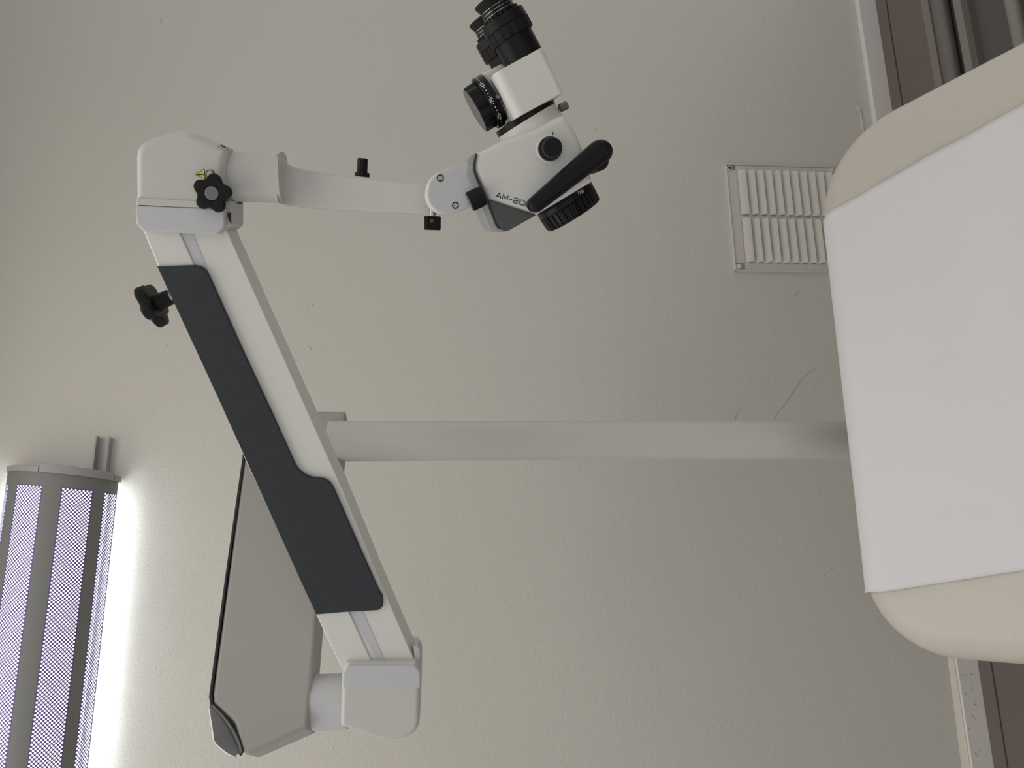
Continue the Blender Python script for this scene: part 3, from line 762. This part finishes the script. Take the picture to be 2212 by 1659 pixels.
n = len(ring); b.add(vs, [tuple(range(n))[::-1], tuple(range((len(secs)-1)*n, len(secs)*n))] + [(i*n+j, i*n+(j+1) % n, (i+1)*n+(j+1) % n, (i+1)*n+j) for i in range(len(secs)-1) for j in range(n)])
b.build('front_arm', M['joint'], colp, sharp=50); fa = bpy.data.objects['front_arm']
# black peg knob on the far side of the arm
pk = CP.pt(782, 384, -.012); s_ = (pk-C).dot(F)/FPX; upi = (CP.pt(783, 340, -.012)-CP.pt(781.5, 384, -.012)).normalized()
b = MB(); lathe(pk, upi, [(0, 16*s_), (8.5*s_, 16.3*s_), (10.5*s_, 15.5*s_), (11.5*s_, 13*s_)], 32, mb=b); pkn = b.build('peg_knob', M['blackg'], fa)
b = MB(); lathe(pk, upi, [(9*s_, 11*s_), (38*s_, 11.2*s_), (40*s_, 10.2*s_)], 60, mb=b, mod=lambda t, k: 1-.07*(abs(math.sin(t*5))**.5 < .5)); b.build('ribbed_grip', M['blackg'], pkn)

# ---------------- microscope head: a plane through its near side face, rolled about the barrel
wv = (F*.95 + U*.13 + R*.20).normalized()                 # from the near side to the far side
HP = Plane(C + ray(1190, 330)*0.755, -wv, U)
# tilt link
lk = spline(R2([(600, 553), (450, 605), (330, 650), (262, 695), (218, 760), (197, 850), (203, 925), (235, 990), (290, 1040), (350, 1066), (420, 1066), (500, 1048), (610, 1010), (700, 975)]), 3)
lk = lk + [(1046, 372), (1040, 340)]
prism(HP, lk, -.006, .034, .0018).build('tilt_link', M['panel'], colp); tl = bpy.data.objects['tilt_link']
lk2 = spline(R2([(600, 560), (450, 600), (325, 648), (250, 692), (203, 752), (180, 850), (185, 925), (218, 1000), (275, 1055), (340, 1078), (420, 1074), (500, 1055), (610, 1012), (700, 975)]), 3) + [(1046, 372), (1040, 340)]
prism(HP, lk2, -.010, .034, .004).build('link_rim', M['white'], tl)
for c_ in ((328, 712), (478, 985)):
    x, y = R2([c_])[0][:2]; q = HP.pt(x, y, -.006); s_ = (q-C).dot(F)/FPX
    b = MB(); lathe(q, HP.n, [(-.001, 7.6*s_), (.0003, 7.6*s_), (.0003, 6.0*s_), (-.0003, 5.8*s_)], 24, mb=b); sw = b.build('link_screw', M['ink'], tl)
    b = MB(); lathe(q, HP.n, [(-.001, 5.8*s_), (.0002, 5.8*s_), (.0008, 5*s_), (.0008, 3.0*s_), (-.0005, 2.8*s_), (-.0005, .5*s_)], 24, mb=b, mod=lambda t, k: 1 if k < 3 else 1-.06*math.cos(6*t)); b.build('screw_head', M['steel'], sw)
# clamp knob below the link
q = HP.pt(934.5, 451, -.022); s_ = (q-C).dot(F)/FPX; dn = (HP.pt(934.0, 495, -.022)-q).normalized()
b = MB(); lathe(q, dn, [(0, 7*s_), (17*s_, 7*s_)], 24, mb=b); ck = b.build('clamp_knob', M['steel'], tl)
kprof = [(15.5*s_, 16*s_), (16.5*s_, 17.5*s_), (18*s_, 18*s_), (43*s_, 18*s_), (44.5*s_, 17*s_), (45*s_, 15*s_)]
knurl = lambda n_, a: (lambda t, k: 1 - a*(0.5+0.5*math.cos(n_*t)) if 1 <= k <= 3 else 1)
b = MB(); lathe(q, dn, kprof, 168, mb=b, mod=knurl(42, .06)); b.build('knurled_grip', M['black'], tl)
q2 = HP.pt(931.8, 477, -.022) + HP.n*(18.2*s_)
b = MB(); lathe(q2 - HP.n*.001, HP.n, [(0, 3.6*s_), (.0012, 3.4*s_), (.0012, 2*s_), (.0004, 1.8*s_)], 16, mb=b); b.build('set_screw', M['bronze'], tl)

# body shell
BT = 0.086
body = fillet(R2([(690, 465, 0), (800, 412), (922, 340), (1100, 275), (1300, 200), (1480, 105, 10), (1560, 75, 12), (1620, 150, 30), (1690, 275, 40), (1745, 400, 40), (1800, 545, 40), (1835, 680, 20), (1838, 735, 6), (1825, 760, 3), (1560, 920), (1290, 1080), (1275, 1086), (1040, 1012), (812, 936), (800, 920), (750, 810), (697, 700, 10), (668, 630, 10), (670, 560, 10)]), 5)
prism(HP, body, 0, BT, .0062, .008, seg=6).build('microscope_body', M['white'], colp); mbod = bpy.data.objects['microscope_body']
wd = fillet(R2([(806, 933), (900, 962), (1278, 1084), (1000, 1240, 6), (915, 1204, 8), (880, 1160, 6)]), 4)
prism(HP, wd, .0002, BT-.01, .0012).build('charcoal_wedge', M['wedge'], colp)
bz = R2([(690, 470), (655, 475), (628, 493), (605, 525), (588, 590), (582, 650), (592, 715), (625, 775), (700, 930), (770, 1110), (812, 1205), (835, 1232), (880, 1252), (925, 1254), (1000, 1240), (905, 1206), (880, 1170), (800, 960), (700, 735), (668, 650), (664, 570), (680, 500)])
prism(HP, bz, -.003, BT-.012, .0012).build('silver_band', M['band'], colp); bzo = bpy.data.objects['silver_band']
bz2 = R2([(690, 468), (680, 468), (660, 560), (660, 640), (694, 740), (795, 955), (880, 1172), (905, 1206), (912, 1204), (886, 1165), (806, 940), (700, 715), (672, 640), (672, 560)])
prism(HP, bz2, .0006, .01, .0003).build('dark_gasket', M['trim'], bzo)
prism(HP, R2([(600, 600), (640, 580), (650, 640), (640, 660), (600, 660)]), -.0028, .001, .0002).build('notch', M['sticker'], bzo)
# small knurled knob on the band
ka = HP.pt(*R2([(715, 905)])[0][:2], .004); kb = HP.pt(*R2([(620, 950)])[0][:2], .004); d_ = (kb-ka).normalized(); s_ = (ka-C).dot(F)/FPX
b = MB(); lathe(ka - d_*.004, d_, [(0, 20*s_), (.005, 21.5*s_), (.0045+20*s_, 21.5*s_), (.0055+20*s_, 20*s_)], 168, mb=b, mod=lambda t, k: 1-.04*(.5+.5*math.cos(42*t)) if k in (1, 2) else 1); kb_ = b.build('lock_knob', M['black'], bzo)
b = MB(); lathe(ka, d_, [(.001+20*s_, 19.2*s_), (.002+20*s_, 19.2*s_)], 40, mb=b); b.build('knob_face', M['disc'], kb_)
# side zoom knob
kc = HP.pt(1187, 322, 0); s_ = (kc-C).dot(F)/FPX
b = MB(); lathe(kc - HP.n*.001, HP.n, [(0, 29*s_), (.0015, 29*s_), (.0022, 27*s_), (.0022, 24*s_)], 48, mb=b); zk = b.build('zoom_knob', M['white'], mbod)
b = MB(); lathe(kc, HP.n, [(.001, 25.5*s_), (.0045, 25.5*s_), (.006, 24*s_), (.0062, 22.5*s_)], 48, mb=b); b.build('knob_skirt', M['blackg'], zk)
b = MB(); lathe(kc, HP.n, [(.005, 23*s_), (.016, 21.8*s_), (.018, 20.5*s_), (.0183, 19*s_)], 144, mb=b, mod=lambda t, k: 1-.075*(.5+.5*math.cos(18*t))); b.build('fluted_grip', M['black'], zk)
tick = R2([(1445, 253), (1454, 254), (1450, 285), (1441, 284)])
prism(HP, tick, .0004, .0003, 0).build('index_mark', M['ink'], mbod)
# lettering AM-200x: baseline from photo, last digit runs under the handle
def text_on(pl, a, bpt, cap, txt, off, mb, shear=0, bold=0.01, width=None):
    P0 = pl.pt(*a, off); P1 = pl.pt(*bpt, off); ex = (P1-P0); L = ex.length; ex.normalize(); ey = pl.n.cross(ex)
    if ey.dot(P0 - pl.pt(a[0], a[1]+10, off)) < 0: pass
    size = cap*(P0-C).dot(F)/FPX/0.69
    tmp = MB(); text_mesh(txt, size, lambda x, y, z: P0 + ex*x + ey*y, tmp, 0, bold, 'LEFT')
    w_ = max((v-P0).dot(ex) for v in tmp.v); k = L/w_ if width is None else width
    mb.add([P0 + ex*((v-P0).dot(ex)*k) + ey*((v-P0).dot(ey)) for v in tmp.v], tmp.f)
    return mb
def stroke_text(pl, a, e, cap, items, off, mb, wdt=.17):
    """items: (x0, x1, strokes) along the baseline in photo-zoom units; strokes are polylines in a unit cell"""
    P0 = pl.pt(*a, off); P1 = pl.pt(*e, off); ex = (P1-P0); L = ex.length; ex.normalize(); ey = pl.n.cross(ex).normalized()
    hh = cap*(P0-C).dot(F)/FPX
    for x0, x1, polys in items:
        W_ = (x1-x0)*L
        for poly in polys:
            closed = poly[0] == poly[-1]; q = [V((x0*L + p[0]*W_, (p[1]-.5)*hh)) for p in poly]
            if closed: q = q[:-1]
            n = len(q); l_ = []; r_ = []
            for k in range(n):
                pa = q[k-1] if (closed or k > 0) else q[k]; pb = q[(k+1) % n] if (closed or k < n-1) else q[k]
                d1 = (q[k]-pa).normalized() if (q[k]-pa).length > 0 else (pb-q[k]).normalized()
                d2 = (pb-q[k]).normalized() if (pb-q[k]).length > 0 else d1
                m_ = (d1+d2).normalized(); nn = V((-m_.y, m_.x)); kk_ = wdt*hh/2/max(.5, m_.dot(d1))
                l_.append(q[k]+nn*kk_); r_.append(q[k]-nn*kk_)
            vs = [P0 + ex*p.x + ey*p.y for p in l_+r_]
            mb.add(vs, [(k, (k+1) % n, n+(k+1) % n, n+k) for k in range(n if closed else n-1)])
    return mb
zero = [(.2, 0), (.8, 0), (1, .16), (1, .84), (.8, 1), (.2, 1), (0, .84), (0, .16), (.2, 0)]
two = [(0, .80), (.03, .93), (.2, 1), (.8, 1), (1, .88), (1, .62), (.82, .5), (.18, .5), (0, .38), (0, 0), (1.02, 0)]
b = MB(); stroke_text(HP, R2([(885, 878)])[0], R2([(1225, 983)])[0], 10.2, [
    (.0, .15, [[(0, 0), (.5, 1), (1, 0)], [(.2, .28), (.8, .28)]]),
    (.19, .33, [[(0, 0), (0, 1), (.5, .3), (1, 1), (1, 0)]]),
    (.375, .48, [[(0, .42), (1, .42)]]),
    (.515, .645, [two]), (.69, .815, [zero]), (.86, .985, [zero])], .0004, b)
b.build('model_lettering', M['ink'], mbod, fix=False)

# neck, dovetail ring
axd = lambda a, c, off: (HP.pt(*c, off)-HP.pt(*a, off))
oC = -.043
e_top = R1([(862, 1252)])[0]; e_bot = R1([(945, 1405)])[0]
P0 = HP.pt(*e_top, oC); axd_ = (HP.pt(*R1([(862+.48*300, 1252+.877*300)])[0], oC)-P0).normalized(); s_ = (P0-C).dot(F)/FPX
b = MB(); lathe(P0, axd_, rprof(70.5*s_, 0, 13.5*s_, .001), 64, mb=b); b.build('dovetail_ring', M['blackg'], mbod)
b = MB(); lathe(P0 + axd_*13*s_, axd_, [(0, 69.8*s_), (18*s_, 70.5*s_), (34*s_, 74*s_)], 64, mb=b); b.build('neck', M['white'], mbod)
# thumbscrew
ta = HP.pt(*R1([(1225, 1190)])[0], oC+.012); tb = HP.pt(*R1([(1335, 1135)])[0], oC+.012); d_ = (tb-ta).normalized(); L_ = (tb-ta).length
b = MB(); lathe(ta - d_*.004, d_, [(0, 3.2*s_), (.004+L_*.3, 3.2*s_)], 16, mb=b); ts = b.build('thumbscrew', M['bronze'], mbod)
b = MB(); lathe(ta, d_, [(L_*.22, 7*s_), (L_*.27, 8.8*s_), (L_*.95, 8.8*s_), (L_, 7.6*s_)], 96, mb=b, mod=lambda t, k: 1-.08*(.5+.5*math.cos(20*t))); b.build('grip', M['bronze'], ts)

# binocular block
o_b = -.0015
bl = fillet(R1([(150*.877+950*.48-0, 0, 0)]), 1) if False else None
def ps(p, s): return R1([(.48*s+.877*p, .877*s-.48*p)])[0]  # p across, s along the barrel (zoomed units)
blk = [ps(36, 905), ps(40, 893), ps(675, 962), ps(672, 975), ps(661, 1492), ps(655, 1500), ps(560, 1500), ps(45, 1500), ps(34, 1490)]
blk = fillet([ps(34, 960)+(1,), ps(80, 940)+(2,), ps(674, 973)+(2,), ps(662, 1490)+(3,), ps(560, 1504), ps(36, 1498)+(1,)], 3)
blo = HP.pt(*ps(58, 1500), o_b); bac = HP.pt(*ps(662, 1500), o_b) - blo; bW = bac.length; bac.normalize()
bax = wv.cross(bac).normalized(); bax = bax if bax.dot(U) > 0 or bax.dot(R) > 0 else -bax
bL = (HP.pt(*ps(355, 957), o_b) - HP.pt(*ps(355, 1500), o_b)).length
sec = fillet([(0, 0, .0105), (bW, 0, .005), (bW, .058, .003), (0, .058, .003)], 8)
b = MB(); prism2(b, sec, lambda a, c, off: blo + bac*a + wv*c + bax*off, bL, bL, .0006, .0006); b.build('binocular_block', M['white'], colp); bb_ = bpy.data.objects['binocular_block']
# rear half of the block and the grey sliding channel
rear = [ps(-70, 890)+(2,), ps(150, 872)+(2,), ps(420, 905), ps(420, 1480), ps(-20, 1500)+(2,)]
rear = fillet(R1([(400, 800, 1), (625, 688, 2), (860, 800, 1), (980, 1180, 1), (680, 1345, 1), (640, 1300, 0), (560, 1100, 0)]), 3)
prism(HP, rear, -.034, .058, .003).build('rear_block', M['white'], bb_)
ch = R1([(465, 880), (520, 860), (760, 1300), (725, 1325)])
prism(HP, ch, -.028, .01, .001).build('slide_channel', M['band'], bb_)
pq = HP.pt(*R1([(575, 1050)])[0], -.020); b = MB(); lathe(pq - R*0, (HP.pt(*R1([(560, 1040)])[0], -.020)-HP.pt(*R1([(610, 1050)])[0], -.020)).normalized(), [(-.003, 4.5*s_), (.001, 5.5*s_), (.002, 4.5*s_)], 20, mb=b); b.build('stop_screw', M['bronze'], bb_)

# eyepieces
near_c = -.0215
Q = HP.pt(*ps(452, 950), near_c); ead = (HP.pt(*ps(454, 500), near_c)-Q).normalized(); es = .1989*(Q-C).dot(F)/FPX
def eyepiece(Q, es, lab):
    g = lambda s: (950-s)*es
    b = MB(); lathe(Q, ead, [(-.012, 219*es), (g(735), 220*es), (g(728), 232*es)], 64, mb=b); tb_ = b.build('eyepiece', M['black'], colp); tb_['label'] = lab
    def grips(t, k): return 1-.03*(math.cos(16*t) > .2) if 1 <= k <= 3 else 1
    b = MB(); lathe(Q, ead, [(g(738), 225*es), (g(735), 250*es), (g(700), 253*es), (g(615), 253*es), (g(612), 244*es)], 160, mb=b, mod=grips); b.build('grip_ring', M['rubber'], tb_)
    b = MB(); lathe(Q, ead, [(g(612), 246*es), (g(606), 252*es), (g(515), 250*es), (g(508), 246*es), (g(505), 230*es)], 80, mb=b); b.build('scale_ring', M['black'], tb_)
    b = MB(); lathe(Q, ead, [(g(507), 205*es), (g(503), 211*es), (g(468), 211*es), (g(462), 200*es)], 160, mb=b, mod=lambda t, k: 1-.07*(math.cos(24*t) > .75)); b.build('notched_ring', M['blackg'], tb_)
    b = MB(); lathe(Q, ead, [(g(464), 186*es), (g(420), 180*es), (g(375), 176*es)], 64, mb=b); b.build('barrel', M['blackg'], tb_)
    for s in (452, 418, 384):
        b = MB(); lathe(Q, ead, [(g(s+2), 184*es), (g(s+2), 187*es), (g(s-2.5), 187*es), (g(s-2.5), 184*es)], 64, mb=b); b.build('metal_ring', M['steel'], tb_)
    b = MB(); lathe(Q, ead, [(g(378), 172*es), (g(372), 180*es), (g(300), 207*es), (g(285), 206*es), (g(280), 190*es), (g(300), 160*es), (g(330), 120*es), (g(330), 40*es)], 64, mb=b); b.build('eyecup', M['rubber'], tb_)
    return tb_
e1_ = eyepiece(Q, es, 'near eyepiece')
SEP = .068
e2_ = eyepiece(Q + wv*SEP, es, 'far eyepiece, partly hidden')
b = MB(); text_on(HP, (1058, 79), (1051, 66), 6, '+5', 0.0, b, bold=.01) if False else None

# IPD dial on top of the block
td = wv.cross(ead)
if td.dot(U) < 0: td = -td
D0 = HP.pt(*R1([(500, 1098)])[0], -.045); ds = .1989*(D0-C).dot(F)/FPX
D0 = D0
b = MB(); lathe(D0 - td*.004, td, [(0, 285*ds), (.0035, 287*ds), (.0045, 289*ds), (.0098, 289*ds), (.0105, 283*ds), (.0105, 262*ds)], 96, mb=b); dial = b.build('interpupillary_dial', M['blackg'], bb_)
def wav(t, k): return 1 - .085*(0.5+0.5*math.cos(10*t))**1.5
b = MB(); lathe(D0, td, [(.006, 255*ds), (.0065, 258*ds), (.0175, 255*ds), (.0185, 250*ds), (.0188, 236*ds)], 144, mb=b, mod=wav); b.build('dial_grip', M['black'], bb_)
b = MB(); lathe(D0, td, [(.0184, 236*ds), (.0190, 234*ds)], 64, mb=b); b.build('dial_face', M['disc'], bb_)
# numbers and dots round the dial
b = MB(); a_, x_, y_ = frame_of(td, -wv)
def ringpt(ang, h, lift=.0003): return D0 + td*h + (x_*math.cos(ang) + y_*math.sin(ang))*(289*ds+lift)
def on_ring(txt, ang, size):
    text_mesh(txt, size, lambda x, y, z: ringpt(ang + x/(289*ds), .0030 + y), b, 0, .01)
step = rad(7.6)
sgn = 1 if (y_.dot(ead) < 0) else -1
labs = {-5: '65', 0: '70', 5: '75', 10: '80', -10: '60'}
for k in range(-11, 12):
    ang = sgn*step*k*1.0 + sgn*rad(4)
    if k in labs: on_ring(labs[k], ang, .0052)
    elif abs(k) % 5 != 0:
        vs = [ringpt(ang + .0007/(289*ds)*math.cos(j*.785), .0030 + .0007*math.sin(j*.785)) for j in range(8)]; b.add(vs, [tuple(range(8))])
b.build('scale_markings', M['mark'], dial if False else bb_, fix=False)

# objective
O0 = HP.pt(1217, 427, oC); oad = (HP.pt(1240.8, 467.5, oC)-O0).normalized(); s_ = (O0-C).dot(F)/FPX
b = MB(); lathe(O0, oad, [(-.010, 62*s_), (0.0, 66*s_), (.001, 67.5*s_), (13*s_, 67.5*s_), (14*s_, 66.5*s_)], 64, mb=b); ob = b.build('objective_lens', M['blackg'], colp)
b = MB(); lathe(O0, oad, [(13.5*s_, 66*s_), (15*s_, 67.5*s_), (38*s_, 66*s_), (43*s_, 64.5*s_), (45.5*s_, 61*s_), (45.5*s_, 54*s_), (40*s_, 50*s_), (40*s_, 5*s_)], 288, mb=b, mod=lambda t, k: (1-.045*(math.cos(30*t) > .25)) if k in (1, 2, 3) else 1); b.build('focus_ring', M['blackg'], ob)
b = MB(); text_on(HP, R2([(1700, 868)])[0], R2([(1752, 840)])[0], 6.5, 'F200', 66.9*s_+oC-.0008, b, bold=.005)
b.build('focal_marking', M['mark'], ob, fix=False)

# handle
hc = (1301, 325.5); he = (1160, 441); s_ = HP.scale(1301, 325, .03)
def capsule(a, ra, c, rc_, n=14):
    d = (V(c)-V(a)); L = d.length; base = math.atan2(d.y, d.x); ph = math.acos((ra-rc_)/L)
    pts = [(a[0]+ra*math.cos(base+ph+(2*math.pi-2*ph)*k/n), a[1]+ra*math.sin(base+ph+(2*math.pi-2*ph)*k/n)) for k in range(n+1)]
    pts += [(c[0]+rc_*math.cos(base-ph+2*ph*k/n), c[1]+rc_*math.sin(base-ph+2*ph*k/n)) for k in range(n+1)]
    return pts
prism(HP, capsule(hc, 26, he, 18), .030, .020, .006, .006, seg=6).build('control_handle', M['black'], colp); hd = bpy.data.objects['control_handle']
q = HP.pt(1301, 325, .030); b = MB(); lathe(q - HP.n*.001, HP.n, [(0, 14*s_), (.0014, 14*s_), (.0018, 13*s_), (.0018, 11.5*s_), (.0012, 11*s_)], 40, mb=b); b.build('hub_cap', M['black'], hd)
q = HP.pt(1294, 347, .020); b = MB(); lathe(q, wv, [(0, 22*s_), (.030, 24*s_), (.036, 23*s_), (.038, 19*s_)], 40, mb=b); b.build('hub', M['black'], hd)
q = HP.pt(1296, 335, 0.004); b = MB(); lathe(q, wv, [(0, 15*s_), (.05, 15*s_)], 30, mb=b); b.build('axle', M['black'], hd)
